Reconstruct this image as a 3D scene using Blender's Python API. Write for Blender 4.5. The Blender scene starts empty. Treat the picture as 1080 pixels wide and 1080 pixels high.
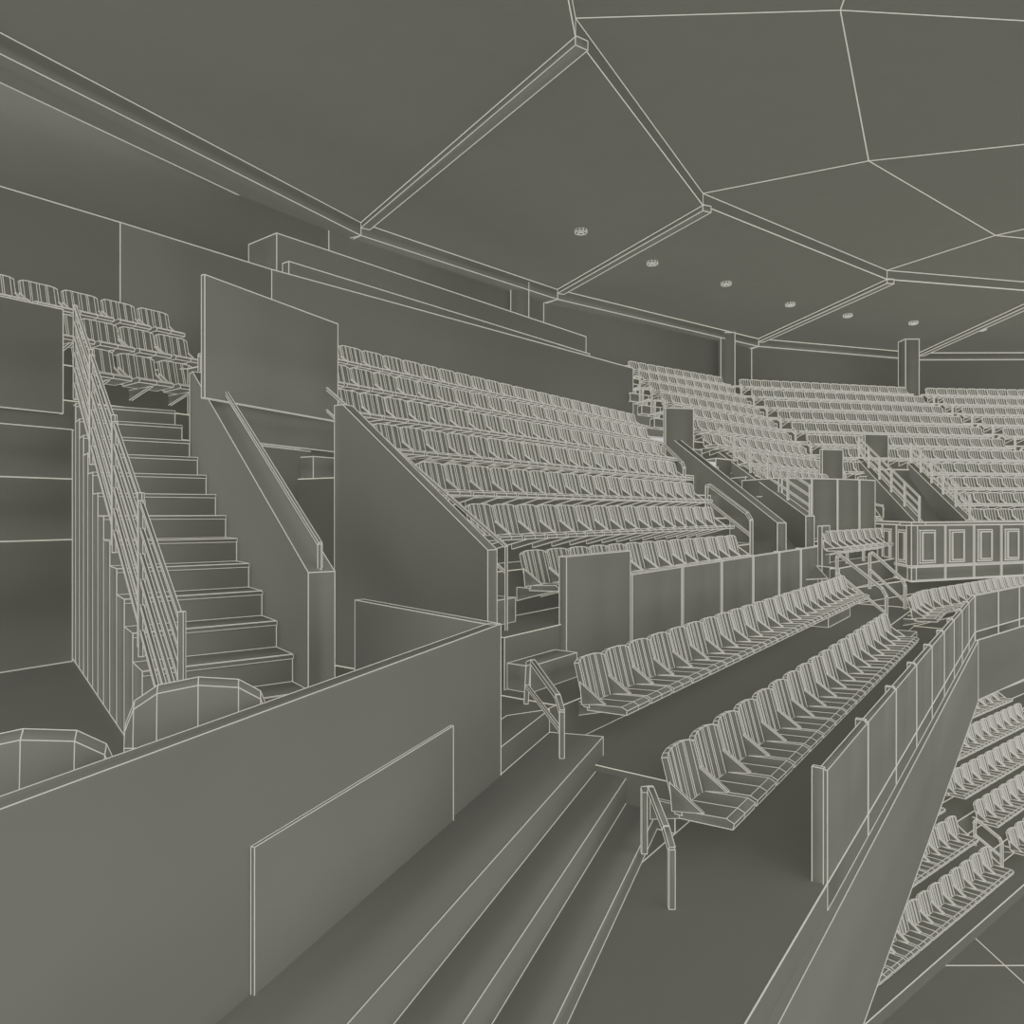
import bpy, math, numpy as np
from mathutils import Vector
ZO=9.2
LW=0.00053
# ---------------------------------------------------------------- materials
def mat(name,col,var,rough,emit=0):
    m=bpy.data.materials.new(name); m.use_nodes=True
    nt=m.node_tree; b=nt.nodes['Principled BSDF']
    n=nt.nodes.new('ShaderNodeTexNoise'); n.inputs['Scale'].default_value=1.5; n.inputs['Detail'].default_value=3
    g=nt.nodes.new('ShaderNodeNewGeometry'); nt.links.new(g.outputs['Position'],n.inputs['Vector'])
    r=nt.nodes.new('ShaderNodeValToRGB')
    r.color_ramp.elements[0].position=.3; r.color_ramp.elements[1].position=.7
    r.color_ramp.elements[0].color=(*[c*(1-var) for c in col],1)
    r.color_ramp.elements[1].color=(*[c*(1+var) for c in col],1)
    nt.links.new(n.outputs['Fac'],r.inputs['Fac']); nt.links.new(r.outputs['Color'],b.inputs['Base Color'])
    b.inputs['Roughness'].default_value=rough
    b.inputs['Specular IOR Level'].default_value=.1
    return m
CLAY=mat('matte_grey_clay',(.165,.169,.149),.015,.9)
WIRE=mat('pale_wire_line',(.90,.88,.77),.02,.8)  # wireframe lines added along mesh edges, not a building part

# ---------------------------------------------------------------- mesh builder
def perp(d):
    d=d/np.linalg.norm(d)
    a=np.cross(d,[0,0,1.]) if abs(d[2])<.95 else np.cross(d,[1.,0,0])
    a/=np.linalg.norm(a); return a,np.cross(d,a)
def make(name,V,F,MI,parent=None):
    V=np.asarray(V,float)
    c=np.array([(V[:,0].min()+V[:,0].max())/2,(V[:,1].min()+V[:,1].max())/2,V[:,2].min()])
    me=bpy.data.meshes.new(name)
    me.vertices.add(len(V)); me.vertices.foreach_set('co',(V-c).ravel())
    ls=np.array([len(f) for f in F]); me.loops.add(int(ls.sum()))
    me.loops.foreach_set('vertex_index',np.concatenate([np.asarray(f) for f in F]))
    me.polygons.add(len(F)); me.polygons.foreach_set('loop_start',np.concatenate([[0],np.cumsum(ls)[:-1]]))
    me.polygons.foreach_set('loop_total',ls); me.polygons.foreach_set('material_index',np.asarray(MI,int))
    me.update(calc_edges=True); me.validate()
    me.materials.append(CLAY); me.materials.append(WIRE)
    o=bpy.data.objects.new(name,me); bpy.context.collection.objects.link(o)
    o.location=(c[0],c[1],c[2]+ZO)
    return o
class M:
    def __init__(s): s.v=[];s.f=[];s.m=[]
    def line(s,p,q,w=1.):
        p=np.array(p,float);q=np.array(q,float)
        L=np.linalg.norm(q-p)
        if L<1e-5: return
        a,b=perp(q-p); n=len(s.v)
        for e in (p,q):
            r=LW*w*max(np.linalg.norm(e),2.0)
            for o in (a,b,-a,-b): s.v.append(e+o*r)
        for i in range(4):
            s.f.append([n+i,n+(i+1)%4,n+4+(i+1)%4,n+4+i]); s.m.append(1)
    def add(s,vs,fs,lines=True,w=1.):
        n=len(s.v); vs=[np.array(v,float) for v in vs]; s.v+=vs
        E=set()
        for f in fs:
            s.f.append([n+i for i in f]); s.m.append(0)
            for i in range(len(f)):
                a,b=f[i],f[(i+1)%len(f)]; E.add((min(a,b),max(a,b)))
        if lines:
            for a,b in E: s.line(vs[a],vs[b],w)
    def poly(s,vs,lines=True): s.add(vs,[list(range(len(vs)))],lines)
    def hexa(s,b,t,lines=True,w=1.):
        s.add(list(b)+list(t),[[3,2,1,0],[4,5,6,7],[0,1,5,4],[1,2,6,5],[2,3,7,6],[3,0,4,7]],lines,w)
    def box(s,x0,x1,y0,y1,z0,z1,**k):
        s.hexa([(x0,y0,z0),(x1,y0,z0),(x1,y1,z0),(x0,y1,z0)],[(x0,y0,z1),(x1,y0,z1),(x1,y1,z1),(x0,y1,z1)],**k)
    def prism(s,pl,z0,z1,**k):
        n=len(pl); s.add([(p[0],p[1],z0) for p in pl]+[(p[0],p[1],z1) for p in pl],
          [list(range(n))[::-1],list(range(n,2*n))]+[[i,(i+1)%n,n+(i+1)%n,n+i] for i in range(n)],**k)
    def wall(s,p,q,zb,zt,th,side=1,zb2=None,zt2=None,**k):
        p=np.array(p[:2],float);q=np.array(q[:2],float);d=(q-p)/np.linalg.norm(q-p)
        o=np.array([-d[1],d[0]])*th*side
        zb2=zb if zb2 is None else zb2; zt2=zt if zt2 is None else zt2
        s.hexa([(*p,zb),(*q,zb2),(*(q+o),zb2),(*(p+o),zb)],[(*p,zt),(*q,zt2),(*(q+o),zt2),(*(p+o),zt)],**k)
    def bar(s,p,q,r=.02,w=.8):
        p=np.array(p,float);q=np.array(q,float); a,b=perp(q-p)
        off=[(a+b)*r*.7,(b-a)*r*.7,(-a-b)*r*.7,(a-b)*r*.7]
        s.hexa([p+o for o in off],[q+o for o in off],w=w)
    def tube(s,pts,r=.02,w=.8):
        for i in range(len(pts)-1): s.bar(pts[i],pts[i+1],r,w)
    def out(s,name,parent=None): return make(name,s.v,s.f,s.m,parent)
def lerp(a,b,t): return np.array(a,float)*(1-t)+np.array(b,float)*t

# ---------------------------------------------------------------- seats
def seat_template(cols,simple=False):
    vs=[];fs=[]
    def addm(v,f):
        n=len(vs); vs.extend(v); fs.extend([[n+i for i in q] for q in f])
    def zt(x): return .855-.03*max(0,(abs(x)-.15)/.1)**2
    v=[];n=len(cols)
    for x in cols:
        cy=.035*(x/.24)**2
        v+= [(x,.12+cy,.40),(x,0+cy,zt(x)),(x,-.035+cy*.6,zt(x)-.01),(x,.075+cy*.6,.40)]
    f=[]
    for i in range(n-1):
        a=4*i;b=4*(i+1)
        f+=[[a,b,b+1,a+1],[a+1,b+1,b+2,a+2],[a+3,a+2,b+2,b+3]]
    f+=[[0,1,2,3],[4*n-1,4*n-2,4*n-3,4*n-4]]
    addm(v,f)
    px=[-.245,0,.245] if not simple else [-.245,.245]
    v=[]
    for x in px: v+=[(x,.13,.43),(x,.50,.455),(x,.56,.43),(x,.55,.385),(x,.13,.37)]
    f=[]
    for i in range(len(px)-1):
        for j in range(5): f.append([5*i+j,5*i+(j+1)%5,5*(i+1)+(j+1)%5,5*(i+1)+j])
    f+=[[0,1,2,3,4],[5*len(px)-1-j for j in range(5)]]
    addm(v,f)
    for x in (-.258,.258):
        v=[(x-.012,.08,.42),(x-.012,.33,.46),(x-.012,.06,.64),(x+.012,.08,.42),(x+.012,.33,.46),(x+.012,.06,.64)]
        addm(v,[[0,1,2],[5,4,3],[0,3,4,1],[1,4,5,2],[2,5,3,0]])
    # riser-mounted bracket under the pan
    if not simple:
        v=[(-.02,-.22,.20),(-.02,-.22,.37),(-.02,.42,.375),(.02,-.22,.20),(.02,-.22,.37),(.02,.42,.375)]
        addm(v,[[0,1,2],[5,4,3],[0,3,4,1],[1,4,5,2],[2,5,3,0]])
    else:
        v=[(-.02,-.22,.2),(-.02,-.22,.37),(-.02,.42,.375)]; addm(v,[[0,1,2]])
    E=set()
    for q in fs:
        for i in range(len(q)):
            a,b=q[i],q[(i+1)%len(q)]; E.add((min(a,b),max(a,b)))
    P=np.array(vs,float); WP=[];WO=[];WF=[]
    for a,b in E:
        d=P[b]-P[a]
        if np.linalg.norm(d)<1e-5: continue
        u,w=perp(d); n=len(WP)
        offs=(u,-.5*u+.866*w,-.5*u-.866*w)
        for e in (P[a],P[b]):
            for o in offs: WP.append(e);WO.append(o)
        for i in range(3): WF.append([n+i,n+(i+1)%3,n+3+(i+1)%3,n+3+i])
    return P,fs,np.array(WP),np.array(WO),np.array(WF)
T_NEAR=seat_template([-.255,-.21,-.125,-.1,-.02,.02,.1,.125,.21,.255])
T_FAR=seat_template([-.255,-.15,-.05,.05,.15,.255],True)
def seats(name,lst,T=T_NEAR,w=.9,scale=1.):
    P,F,WP,WO,WF=T; VV=[];FF=[];MM=[];n=0
    for x,y,z,fx,fy in lst:
        R=np.array([[fy,fx,0],[-fx,fy,0],[0,0,1]])
        r=LW*w*math.sqrt(x*x+y*y+z*z)
        A=(P*scale)@R.T+[x,y,z]; B=(WP*scale+WO*r)@R.T+[x,y,z]
        VV.append(A);VV.append(B)
        FF+= [[n+i for i in f] for f in F]; MM+=[0]*len(F)
        n2=n+len(A); FF+=(WF+n2).tolist(); MM+=[1]*len(WF)
        n=n2+len(B)
    if not VV: return
    return make(name,np.concatenate(VV),FF,MM)
def row(P,Q,z,pitch=.54,excl=None):
    P=np.array(P,float)[:2];Q=np.array(Q,float)[:2];L=np.linalg.norm(Q-P);d=(Q-P)/L
    n=int(L/pitch); o=[]
    for i in range(n):
        c=P+d*((i+.5)*L/n)
        if excl and excl(c): continue
        o.append((c[0],c[1],z,d[1],-d[0]))
    return o
# ---------------------------------------------------------------- frame A
dA=np.array([.585,.811]); nA=np.array([.811,-.585])
def A(s,tt): return dA*s-nA*tt
def A3(s,tt,z): p=A(s,tt); return (p[0],p[1],z)

d2=np.array([.766,.643]); n2=np.array([.643,-.766])
def knots(tt,s0=-3,L=16):
    c=A(19.8+.12*(tt-1.3),tt); b=A(19.8,1.3)
    return [A(s0,tt),c,b+d2*L-n2*(tt-1.3)]
m=M()
lv=[(1.3,2.55,-2.73,-3),(2.55,3.85,-2.3,5.9),(3.85,7.2,-1.9,6.15)]
prev=-4.3
for a,b,z,s0 in lv:
    ka,kb=knots(a,s0),knots(b,s0)
    for i in range(2):
        m.poly([(*ka[i],z),(*ka[i+1],z),(*kb[i+1],z),(*kb[i],z)])
        m.poly([(*ka[i],prev),(*ka[i+1],prev),(*ka[i+1],z),(*ka[i],z)])
    if s0>0: m.poly([(*ka[0],prev),(*kb[0],prev),(*kb[0],z),(*ka[0],z)])
    prev=z
# walkway under/along the stair that follows the loge wall
m.poly([A3(-3,2.55,-2.735),A3(5.9,2.55,-2.735),A3(5.9,3.9,-2.735),A3(-3,6.5,-2.735)],lines=False)
m.out('club_tier_platform')
# stair beside the loge wall: nosings run parallel to that wall
g=np.array([.366,.93]); g/=np.linalg.norm(g)
st=[((.36,7.12),-1.9),((.86,6.98),-2.12),((1.10,6.78),-2.36),((1.30,6.5),-2.58)]
m=M()
left=np.array([-.05,6.9])
pv=left
for (a,z) in st:
    a=np.array(a); 
    m.hexa([(*(pv-g*6.5),-2.73),(*(a-g*6.5),-2.73),(*a,-2.73),(*pv,-2.73)],[(*(pv-g*6.5),z),(*(a-g*6.5),z),(*a,z),(*pv,z)])
    pv=a
m.out('concrete_aisle_stair')
m=M()
for s0,s1 in ((15.6,17.6),):
    for a,b,z,zb in ((3.5,3.85,-2.1,-2.3),(2.2,2.55,-2.52,-2.73)):
        m.hexa([A3(s0,a,zb),A3(s1,a,zb),A3(s1,b,zb),A3(s0,b,zb)],[A3(s0,a,z),A3(s1,a,z),A3(s1,b,z),A3(s0,b,z)])
m.out('aisle_steps')
seats('club_seat_row',row(A(6.25,3.75),A(18.1,3.75),-2.3,.53))
seats('club_seat_row',row(A(5.35,2.42),A(15.2,2.42),-2.73,.53))
kc=knots(2.42)
seats('club_seat_row',row(A(18.0,2.42),kc[1],-2.73)+row(kc[1],kc[1]+d2*13,-2.73))
m=M()
sp=5.75
while sp<19.6:
    e=min(sp+1.55,19.8)
    m.wall(A(sp+.015,1.3),A(e-.015,1.3),-2.93,-1.9,.06)
    m.wall(A(sp-.02,1.32),A(sp+.02,1.32),-2.9,-1.88,.08)
    sp+=1.55
b=A(19.8,1.3)
for i in range(9):
    p=b+d2*1.55*i;q=b+d2*1.55*(i+1)
    m.wall(p+d2*.015,q-d2*.015,-2.93,-1.9,.06)
m.out('balcony_parapet_panels')
m=M()
m.wall(A(3.4,1.24),A(19.8,1.24),-4.3,-2.93,.35)
m.wall(b+[.02,0],b+d2*16,-4.3,-2.93,.35)
m.out('balcony_fascia')
m=M()
m.wall(A(7.48,4.6),A(9.14,4.6),-1.9,-.53,.1)
m.out('vomitory_screen_panel')
m=M(); sp=9.2
while sp<19.3:
    e=sp+1.72
    m.wall(A(sp,4.6),A(e-.04,4.6),-1.9,-.86,.08)
    m.wall(A(e-.04,4.58),A(e,4.58),-1.9,-.84,.11)
    sp+=1.72
m.wall(A(19.4,4.5),A(20.2,4.5),-1.9,-.35,.1)
m.out('dividing_parapet_wall')

# ===== section A bank =====
T=.87;R=.593
def tA(k): return 5.3+T*k
def zA(k): return -.49+R*k
def rA(k): return 15.3+.97*k
m=M(); prevz=-1.9
for k in range(7):
    z=zA(k)-.85; a=tA(k)-.62;b_=tA(k)+.25
    s1a,s1b=rA(k)+1.0,rA(k+1)+1.0
    m.poly([A3(6.35,a,z),A3(s1a,a,z),A3(s1b,b_,z),A3(6.35,b_,z)])
    m.poly([A3(6.35,a,prevz),A3(s1a,a,prevz),A3(s1a,a,z),A3(6.35,a,z)])
    m.hexa([A3(6.4,a-.3,prevz),A3(7.35,a-.3,prevz),A3(7.35,a,prevz),A3(6.4,a,prevz)],
           [A3(6.4,a-.3,(z+prevz)/2),A3(7.35,a-.3,(z+prevz)/2),A3(7.35,a,(z+prevz)/2),A3(6.4,a,(z+prevz)/2)])
    prevz=z
z=prevz; m.poly([A3(6.35,tA(6)+.25,z),A3(22.5,tA(6)+.25,z),A3(24,14.5,z),A3(5,13.5,z)])
for k in range(2,7):
    a=tA(k)-.62; z=zA(k)-.85
    m.poly([A3(6.35,a,-1.9),A3(6.35,a+T,-1.9),A3(6.35,a+T,z),A3(6.35,a,z)])
m.out('upper_tier_platform')
for k in range(7):
    seats('stadium_seat_row',row(A(7.5,tA(k)),A(rA(k),tA(k)),zA(k)-.85,.53))
m=M()
p0=A(6.15,4.75);p2=A(6.15,7.15)
def side_poly(m,pts,off):
    n=len(pts); o=np.array([off[0],off[1],0])
    m.add([np.array(p,float) for p in pts]+[np.array(p,float)+o for p in pts],
      [list(range(n)),list(range(n,2*n))[::-1]]+[[i,(i+1)%n,n+(i+1)%n,n+i] for i in range(n)])
side_poly(m,[(*p0,-1.9),(*p2,-1.9),(*p2,1.32),(*A(6.15,7.0),1.32),(*p0,-.4)],dA*.16)
m.out('stair_side_wall')
def hoop(m,p,q,h,r=.022,mid=True):
    p=np.array(p,float);q=np.array(q,float);u=np.array([0,0,h])
    m.tube([p,p+u*.9,p+u+(q-p)*.08,q+u-(q-p)*.08,q+u*.9,q],r)
    if mid: m.bar(p+u*.5,q+u*.5,r*.8)
# rail following the bank's left aisle, just above the side wall
m=M()
for k in range(0,6):
    a=A3(6.75,tA(k)-.35,zA(k)-.85+.95);b=A3(6.75,tA(k+1)-.35,zA(k+1)-.85+.95)
    m.bar(a,b,.02); m.bar((a[0],a[1],a[2]-.3),(b[0],b[1],b[2]-.3),.015)
    m.bar((a[0],a[1],a[2]-1.1),a,.02)
m.out('aisle_handrail')
m=M()
m.tube([(.14,7.35,-1.9),(.16,7.3,-1.5),(.2,7.15,-1.45),(.40,6.5,-1.62),(.43,6.38,-1.72),(.43,6.38,-2.12)],.03)
m.bar((.15,7.3,-1.72),(.43,6.4,-1.9),.02)
m.out('stair_handrail')
m=M()
m.tube([(1.0,5.6,-2.58),(1.0,5.6,-2.1),(1.03,5.5,-2.06),(1.08,5.2,-2.22),(1.1,5.1,-2.32),(1.1,5.1,-2.73)],.03)
m.out('stair_handrail')

# ===== left vomitory header panel =====
m=M(); pl=(-3.46,8.24);pr=(-2.49,10.4)
m.wall(pl,pr,1.27,2.64,.05,side=-1); m.out('vomitory_header_panel')
m=M(); m.wall((-3.3,8.75),(-2.42,10.65),.85,1.30,.12)
m.wall((-3.38,8.75),(-2.5,10.7),-.4,.83,.12);m.wall((-3.38,8.75),(-2.5,10.7),-1.9,-.42,.12)
m.wall((-2.5,10.7),(-1.95,9.6),-1.9,.9,.1,side=1)
m.out('wall_vomitory')

# ===== left staircase =====
e=np.array([-.588,.809]); f=np.array([.809,.588]); Pr=np.array([-1.87,6.3])
h=.415; rs=.234; wdt=1.16
m=M()
for i in range(-2,12):
    z=-1.21+rs*i
    a=Pr+e*h*i; b_=Pr+e*h*(i+1)
    al=a-f*wdt; bl=b_-f*wdt
    m.hexa([(*a,-1.9),(*b_,-1.9),(*bl,-1.9),(*al,-1.9)],[(*a,z),(*b_,z),(*bl,z),(*al,z)])
    m.hexa([(*(a-e*.02),z-.035),(*a,z-.035),(*al,z-.035),(*(al-e*.02),z-.035)],[(*(a-e*.02),z),(*a,z),(*al,z),(*(al-e*.02),z)],w=.5)
m.out('concrete_staircase')
m=M()
N0=np.array([-1.68,6.1]);N1=N0+e*4.0
side_poly(m,[(*N0,-1.9),(*(N1+e*.15),-1.9),(*(N1+e*.15),1.77),(*N1,1.77),(*N0,-.5)],f*.23)
m.out('stair_side_wall')
m=M()
c=f*.12
g0=N0+c;g1=N1+c
m.tube([(*(g0+e*.05),-.48),(*(g0+e*.05),-.27),(*(g1),2.0),(*(g1+e*.15),2.02),(*(g1+e*.15),1.77)],.022)
m.out('wall_handrail')
m=M()
Fn=np.array([-2.09,4.68])
def fz(q): return -.69+.55*q
for seg in ((0,1.38),(1.42,2.75),(2.8,4.4),(4.45,6.1)):
    q0,q1=seg; P0=Fn+e*q0;P1=Fn+e*q1
    for j in range(6):
        dz=-.2*j
        m.bar((*P0,fz(q0)+dz),(*P1,fz(q1)+dz),.018)
    lo0=max(fz(q0)-1.15,-1.9)
    m.bar((*P0,lo0),(*P0,fz(q0)+.06),.025); m.bar((*P1,fz(q1)-1.2),(*P1,fz(q1)+.02),.025)
m.out('sloping_bar_railing')

# ===== left wall + tiers + seats =====
dl=np.array([.56,.83]); nl=np.array([.83,-.56])
def Lp(s,tt,z=None):
    p=dl*s-nl*tt
    return p if z is None else (p[0],p[1],z)
m=M()
we=np.array([-5.6,9.42])
for i,(za,zb) in enumerate(((-1.9,-.35),(-.35,.42),(.42,1.05))):
    m.wall(we,we-dl*2.4,za,zb,.25,side=-1); m.wall(we-dl*2.4,we-dl*5.5,za,zb,.25,side=-1)
m.out('wall_left')
m=M(); wp=we-dl*.12+nl*.02
m.wall(wp,wp-dl*4.8,1.24,2.55,.2,side=-1); m.out('scorer_box_panel')
m=M()
pz=1.05
for j,(tt,z) in enumerate(((10.7,1.42),(11.57,2.03),(12.44,2.64))):
    a=tt-.75;b_=tt+.12
    s1=7.9
    m.poly([Lp(1,a,z),Lp(s1,a,z),Lp(s1,b_,z),Lp(1,b_,z)])
    m.poly([Lp(1,a,pz),Lp(s1,a,pz),Lp(s1,a,z),Lp(1,a,z)])
    pz=z
m.poly([Lp(7.9,9.95,-1.9),Lp(7.9,12.6,-1.9),Lp(7.9,12.6,2.0),Lp(7.9,9.95,1.3)])
m.out('corner_tier_platform')
seats('corner_seat_row',row(Lp(5.0,10.7),Lp(6.85,10.7),1.42,.56),scale=1.04)
seats('corner_seat_row',row(Lp(2.0,11.57),Lp(7.3,11.57),2.03,.56),scale=1.04)
seats('corner_seat_row',row(Lp(2.0,12.44),Lp(7.5,12.44),2.64,.56),scale=1.04)

m=M()
m.poly([(-9,.2,-1.91),(-2.4,.2,-1.91),(-.15,5.9,-1.91),(.3,7.1,-1.91),(1.2,8.5,-1.91),(-3.5,12.5,-1.91),(-9,11,-1.91)])
m.out('floor')
# ===== near parapet F =====
m=M()
C0=np.array([-.09,5.95]); fd=np.array([-.366,-.93]); fd/=np.linalg.norm(fd)
m.wall(C0,C0+fd*6.1,-2.73,-.9,.1,side=-1)
m.wall(C0,(-1.53,7.63),-2.73,-.9,.1,side=1)
fn=np.array([-fd[1],fd[0]])
q0=C0+fd*.92+fn*.005;q1=C0+fd*2.9+fn*.005
m.wall(q0,q1,-2.5,-1.47,.02,side=1)
m.out('loge_parapet_wall')
def lounge(cx,cy,zt,ang,w,zf=-1.9):
    m=M(); ca,sa=math.cos(ang),math.sin(ang)
    def X(x,y,z): return (cx+ca*x-sa*y,cy+sa*x+ca*y,z)
    xs=[-.5,-.44,-.28,0,.28,.44,.5]; top=[-.20,-.1,-.03,0,-.03,-.1,-.20]
    v=[]
    for x,t in zip(xs,top):
        cyv=.30*abs(x*w)**1.6*1.5
        v+=[X(x*w,cyv,zt-.62),X(x*w,cyv-.05,zt-.3),X(x*w,cyv-.03,zt+t-.03),X(x*w,cyv+.01,zt+t),X(x*w*.93,cyv+.07,zt+t-.03),X(x*w*.93,cyv+.07,zt-.55)]
    fs=[]
    n=len(xs)
    for i in range(n-1):
        for j in range(6): fs.append([6*i+j,6*(i+1)+j,6*(i+1)+(j+1)%6,6*i+(j+1)%6])
    fs+=[[0,1,2,3,4,5],[6*n-1-j for j in range(6)]]
    m.add(v,fs)
    sx=.44*w
    for (x0,x1,y0,y1,z0,z1) in ((-sx,sx,.05,.5,zt-.66,zt-.55),(-.04,.04,.2,.28,zf+.04,zt-.66),(-.22,.22,.05,.45,zf,zf+.04),(-sx-.05,-sx,.05,.42,zt-.4,zt-.35),(sx,sx+.05,.05,.42,zt-.4,zt-.35)):
        m.hexa([X(x0,y0,z0),X(x1,y0,z0),X(x1,y1,z0),X(x0,y1,z0)],[X(x0,y0,z1),X(x1,y0,z1),X(x1,y1,z1),X(x0,y1,z1)])
    m.out('loge_chair')
lounge(-1.45,3.42,-.765,math.radians(20),.62)
lounge(-1.80,2.72,-.80,math.radians(20),.60)

# ===== back wall A and ledge =====
m=M()
W=[(-10.5,9.0),(-7.1,13.4),(-5.2,16.0),(4.42,27.0)]
for i in range(3): m.wall(W[i],W[i+1],1.0,5.25,.3,side=1)
m.out('wall_back')
m=M()
Lg=[(-5.6,17.6),(2.8,28.0)]
m.wall(Lg[0],Lg[1],4.5,6.64,1.2,side=1)
m.wall((-5.25,17.4),(2.9,27.6),4.9,5.9,.25,side=1)
m.out('suite_ledge')
for (x,y,z) in ((.3,29.0,5.2),(10.7,37,5.3),(20.6,38.4,5.3)):
    m=M(); m.box(x-.35,x+.35,y-.35,y+.35,z,8.9)
    m.box(x-.37,x+.37,y-.37,y+.37,z,z+.25)
    m.out('column')

# ===== far bowl B/C/D =====
J=[((6.6,17.2),(4.2,29.2)),((12.8,24.2),(9.8,33.5)),((23,25.5),(19.6,36)),((37,27),(34,37.5))]
def J_(j,k): return lerp(J[j][0],J[j][1],k/11)
zc=lambda k:-.49+R*k
def segd(c,p,q):
    c,p,q=map(lambda a:np.array(a,float),(c,p,q)); t=np.clip(np.dot(c-p,q-p)/np.dot(q-p,q-p),0,1)
    return np.linalg.norm(c-(p+(q-p)*t))
def excl(c,g=0.):
    return segd(c,(6.75,17.7),(6.0,21.9))<.95-g or segd(c,(13.1,22.5),(14.4,27.5))<1.15-g
prevz=-1.9
m=M()
for k in range(12):
    z=zc(k)-.85
    for j in range(3):
        N=12
        a=[lerp(J_(j,k-.72),J_(j+1,k-.72),i/N) for i in range(N+1)]
        b=[lerp(J_(j,k+.28),J_(j+1,k+.28),i/N) for i in range(N+1)]
        i=0
        while i<N:
            def hole(i): return excl((a[i]+b[i+1])/2,.15)
            if hole(i): i+=1; continue
            i2=i
            while i2<N and not hole(i2): i2+=1
            m.poly([(*a[i],z),(*a[i2],z),(*b[i2],z),(*b[i],z)]); m.poly([(*a[i],prevz),(*a[i2],prevz),(*a[i2],z),(*a[i],z)])
            i=i2
    prevz=z
Qp=[(-16,8),(-5.6,22.6),(1.3,30.4),(12.6,38.9),(23,42.2),(40,42)]
b=[J_(j,11.28) for j in range(4)]
m.poly([(*b[0],z),(*b[1],z),(*Qp[3],z),(*Qp[2],z)]);m.poly([(*b[1],z),(*b[2],z),(*Qp[4],z),(*Qp[3],z)]);m.poly([(*b[2],z),(*b[3],z),(*Qp[5],z),(*Qp[4],z)])
m.poly([(5.3,16.8,-1.6),(7.6,17.8,-1.6),(6.9,23,1.2),(4.9,23,1.2)])
m.poly([(11.9,21.8,-1.6),(14.5,23,-1.6),(15.6,29,1.6),(13.2,29,1.6)])
m.out('bowl_tier_platform')
for j in range(3):
    L=[]
    for k in range(12):
        if j==0 and k in (1,2): continue
        P,Q=J_(j,k),J_(j+1,k); d=(Q-P)/np.linalg.norm(Q-P)
        L+=row(P+d*.55,Q-d*.55,zc(k)-.85,.52,excl)
    seats('bowl_seating_section',L,T_FAR,.9)
for j in (0,1,2):
    m=M()
    for k in range(0,11):
        if excl(J_(j,k)): continue
        p,q=J_(j,k-.1),J_(j,k+.65)
        hoop(m,(*p,zc(k)-.85),(*q,zc(k)-.75),.95,.03)
    if m.v: m.out('aisle_handrail')
    m=M()
    for k in range(0,12):
        p=J_(j,k-.72); q=J_(j,k-1.05); d=(J_(min(j+1,3),k)-J_(min(j,2),k)); d=d/np.linalg.norm(d)*.5
        z0=zc(k-1)-.85;z1=z0+R/2
        m.hexa([(*(q-d),z0),(*(q+d),z0),(*(p+d),z0),(*(p-d),z0)],[(*(q-d),z1),(*(q+d),z1),(*(p+d),z1),(*(p-d),z1)])
    m.out('aisle_steps')
def vom(near,far,zn,zf,th=.22,rail=True):
    m=M(); p=np.array(near);q=np.array(far); d=(q-p)/np.linalg.norm(q-p); o=np.array([d[1],-d[0]])
    side_poly(m,[(*p,-1.9),(*q,-1.9),(*q,zf),(*p,zn)],o*th); m.out('vomitory_side_wall')
    if rail:
        m=M(); c=o*th/2; L=np.linalg.norm(q-p)
        for hgt in (.25,.5,.75):
            m.bar((*(p+c),zn+hgt),(*(q+c),zf+hgt),.025)
        for t in np.linspace(0,1,6):
            x=lerp(p+c,q+c,t); z=zn+(zf-zn)*t; m.bar((*x,z),(*x,z+.76),.025)
        m.out('ramp_railing')
vom((6.1,17),(4.95,22.6),-.25,2.2,rail=False)
vom((7.35,18.5),(6.7,24.2),-.1,2.0)
vom((12.0,22),(13.2,28.4),-.3,2.1)
vom((14.3,23.3),(15.3,28.6),-.25,1.9)
m=M(); hoop(m,(5.0,19.0,-.15),(5.5,17.0,-1.0),.9,.04,True); m.out('stair_handrail')
m=M(); hoop(m,(4.6,22.6,1.2),(4.75,20.4,.4),.9,.04,True); m.out('stair_handrail')
for x0,x1,y,z0,z1 in ((4.67,5.57,22.5,1.3,3.17),(10.7,11.5,25.5,.3,2.16),(13.6,14.6,28.5,1.3,3.0)):
    m=M(); m.wall((x0,y),(x1,y+.2),z0,z1,.12); m.out('vomitory_screen_panel')
m=M()
pts=[(7.4,20.3),(8.35,20.6),(9.2,20.9),(10.0,21.3)]
for i in range(3): m.wall(lerp(pts[i],pts[i+1],.02),lerp(pts[i],pts[i+1],.98),-.75,.93,.1)
m.wall((10.02,21.3),(10.7,21.8),-.75,.93,.1)
m.wall((7.4,20.3),(6.9,21.9),-.75,.93,.1)
m.out('loge_box_front')
fp=[(11.4,23.6),(10.75,19.9),(15.1,21.8),(20,23.0),(30,23.8)]
m=M()
for i in range(4):
    m.wall(fp[i],fp[i+1],-1.45,-.36,.15)
    m.wall(fp[i],fp[i+1],-1.85,-1.5,.12)
    m.wall(fp[i],fp[i+1],-.36,-.28,.35)
    p,q=np.array(fp[i]),np.array(fp[i+1]);L=np.linalg.norm(q-p);d=(q-p)/L;o=np.array([d[1],-d[0]])
    n=max(1,int(L/1.15))
    for t in range(n):
        c=p+d*(t+.5)*L/n+o*.03
        m.wall(c-d*.3,c+d*.3,-1.38,-.5,.04); m.wall(c-d*.22+o*.03,c+d*.22+o*.03,-1.32,-.56,.03)
        m.wall(c-d*.5,c-d*.46,-1.85,-.36,.04)
m.out('press_box_fascia')
m=M()
m.poly([(*fp[0],-1.88),(*fp[1],-1.88),(*fp[2],-1.88),(*fp[3],-1.88),(*fp[4],-1.88),(37,27,-1.88),(23,26,-1.88),(12.8,24.5,-1.88)]); m.out('press_box_floor')
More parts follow.
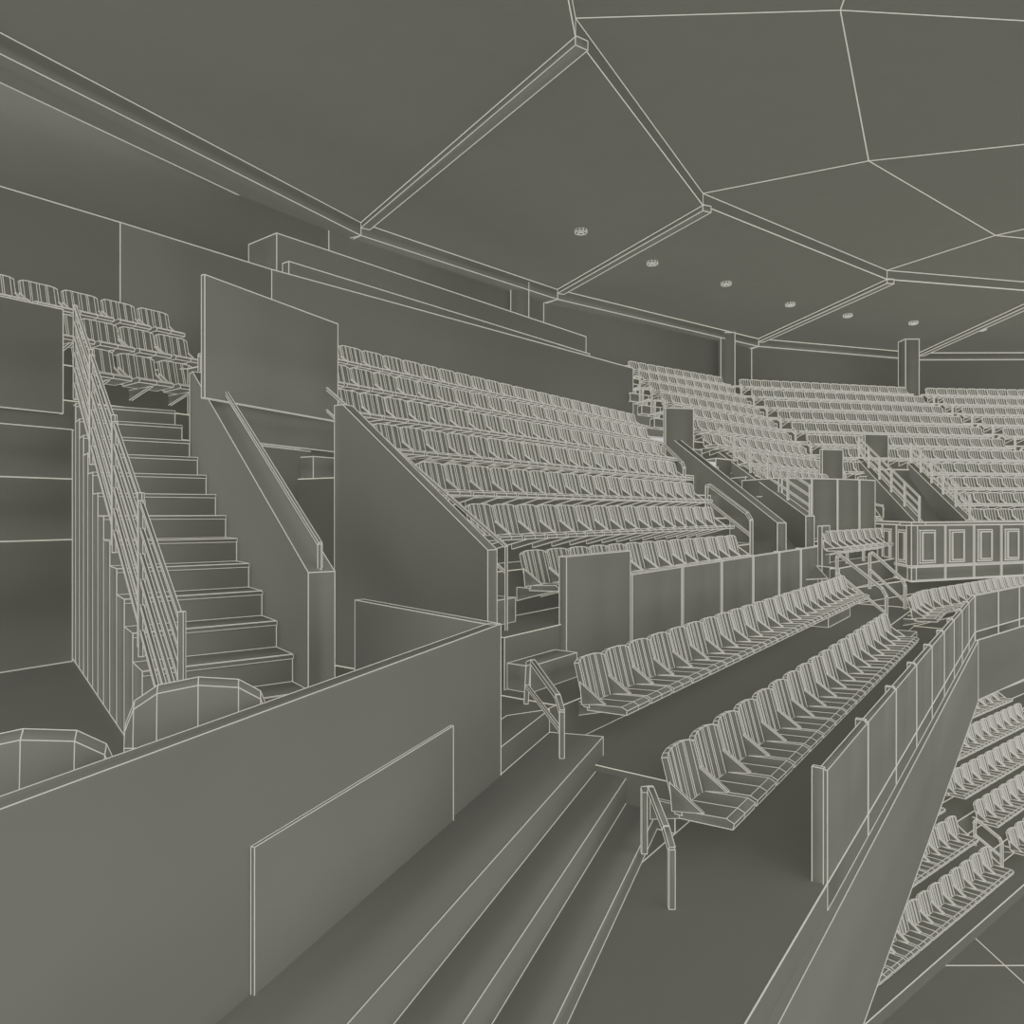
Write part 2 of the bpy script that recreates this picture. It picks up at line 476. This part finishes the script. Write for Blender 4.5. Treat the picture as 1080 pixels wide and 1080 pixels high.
for p,q in (((8.7,19.2,-1.9),(9.6,20.2,-1.9)),((7.6,17.3,-1.9),(8.2,16.2,-2.7)),((8.9,18.4,-1.9),(9.3,17.5,-2.6))):
    m=M(); hoop(m,p,q,.95,.03); m.out('stair_handrail')

# ===== lower bowl =====
bl=np.array([10.95,19.4]); dd=np.array([.785,.62]); dn=np.array([.62,-.785])
m=M(); 
for j in range(-2,6):
    z=-7.95+.5*j; a=bl-dn*(.75*j-.62);b_=bl-dn*(.75*j+.13)
    m.poly([(*(a-dd*9),z),(*(a+dd*16),z),(*(b_+dd*16),z),(*(b_-dd*9),z)])
    m.poly([(*(a-dd*9),z-.5),(*(a+dd*16),z-.5),(*(a+dd*16),z),(*(a-dd*9),z)])
m.out('lower_bowl_platform')
L=[]
for j in range(-2,5):
    a=bl-dn*.75*j
    L+=row(a-dd*8.8,a-dd*.4,-7.95+.5*j,.55)+row(a+dd*.8,a+dd*9,-7.95+.5*j,.55)
seats('lower_bowl_seating_section',L,T_NEAR,.8)
m=M()
for j in range(-2,5,2):
    p=bl+dd*.2-dn*(.75*j-.1);q=bl+dd*.2-dn*(.75*j+.5)
    hoop(m,(*p,-7.95+.5*j),(*q,-7.6+.5*j),.85,.03)
m.out('aisle_handrail')
m=M(); 
for i in range(-4,8):
    for j in range(-4,6):
        m.poly([(i*5,j*5,-9.2),(i*5+5,j*5,-9.2),(i*5+5,j*5+5,-9.2),(i*5,j*5+5,-9.2)])
m.out('arena_floor')

# ===== ceiling =====
ZC=9.0
Qc=[(-16,2),(-4.7,23.0),(1.84,29.9),(12.8,38.4),(23,41.8),(40,41.6)]
Rc=[(-3,-6),(1.2,14),(5.6,21.7),(14.5,28.6),(22,30.3),(38,29)]
m=M()
for i in range(5):
    m.poly([(*Qc[i],ZC),(*Qc[i+1],ZC),(*Rc[i+1],ZC),(*Rc[i],ZC)])
    m.poly([(*Rc[i],ZC),(*Rc[i+1],ZC),(*Rc[i+1],ZC+.35),(*Rc[i],ZC+.35)])
for i in (1,2,3,4):
    m.wall(Qc[i],Rc[i],ZC-.16,ZC+.02,.3)
hub=(24,14)
for i in range(5):
    a,b_=Rc[i],Rc[i+1]
    ma,mb=lerp(a,hub,.22),lerp(b_,hub,.22)
    na,nb=lerp(a,hub,.45),lerp(b_,hub,.45)
    m.poly([(*a,ZC+.35),(*b_,ZC+.35),(*mb,ZC+.5),(*ma,ZC+.5)])
    m.poly([(*ma,ZC+.5),(*mb,ZC+.5),(*nb,ZC+.2),(*na,ZC+.2)])
    m.poly([(*na,ZC+.2),(*nb,ZC+.2),(hub[0],hub[1],ZC+1.0)])
m.out('ceiling')
m=M()
for i in range(5):
    p,q=np.array(Qc[i]),np.array(Qc[i+1])
    m.wall(p,q,ZC-.4,ZC,1.0)
m.out('trim_ceiling_band')
m=M()
for i in range(5): m.wall(Qp[i],Qp[i+1],3.5,ZC,.3)
m.out('wall_perimeter')
for x,y in ((2.2,23.6),(5.05,26.6),(8.4,29),(12,31.9),(15.3,33.7),(19,35),(23,36.2)):
    m=M(); z=ZC-.06; n=10; rr=.19
    P=[(x+rr*math.cos(2*math.pi*i/n),y+rr*math.sin(2*math.pi*i/n)) for i in range(n)]
    m.prism(P,z-.03,z+.07)
    P2=[(x+rr*.5*math.cos(2*math.pi*i/n),y+rr*.5*math.sin(2*math.pi*i/n)) for i in range(n)]
    m.prism(P2,z-.06,z-.02); m.out('ceiling_downlight')

# ===== lights, world, camera =====
w=bpy.data.worlds.new('World'); bpy.context.scene.world=w; w.use_nodes=True
bg=w.node_tree.nodes['Background']; bg.inputs[0].default_value=(1,.99,.95,1); bg.inputs[1].default_value=1.0
def fill_sun(d,e):  # shadowless fill lamp, added for even ambient light; no such source in the arena
    l=bpy.data.lights.new('ambient_fill','SUN'); l.energy=e; l.color=(1,.995,.96); l.angle=.5; l.use_shadow=False
    o=bpy.data.objects.new('ambient_fill',l); bpy.context.collection.objects.link(o)
    o.location=(10,10,30); o.rotation_euler=Vector(d).to_track_quat('-Z','Y').to_euler()
for d,e_ in (((0,0,1),1.35),((0,0,-1),.7),((-.8,.6,0),.62),((.8,-.6,0),.75),((.6,.8,0),.95),((-.6,-.8,0),.6)): fill_sun(d,e_)
cam=bpy.data.cameras.new('Camera'); co=bpy.data.objects.new('Camera',cam); bpy.context.collection.objects.link(co)
cam.lens=26; cam.sensor_width=36; cam.clip_end=300
co.location=(0,0,ZO); co.rotation_euler=(math.pi/2,0,0)
bpy.context.scene.camera=co
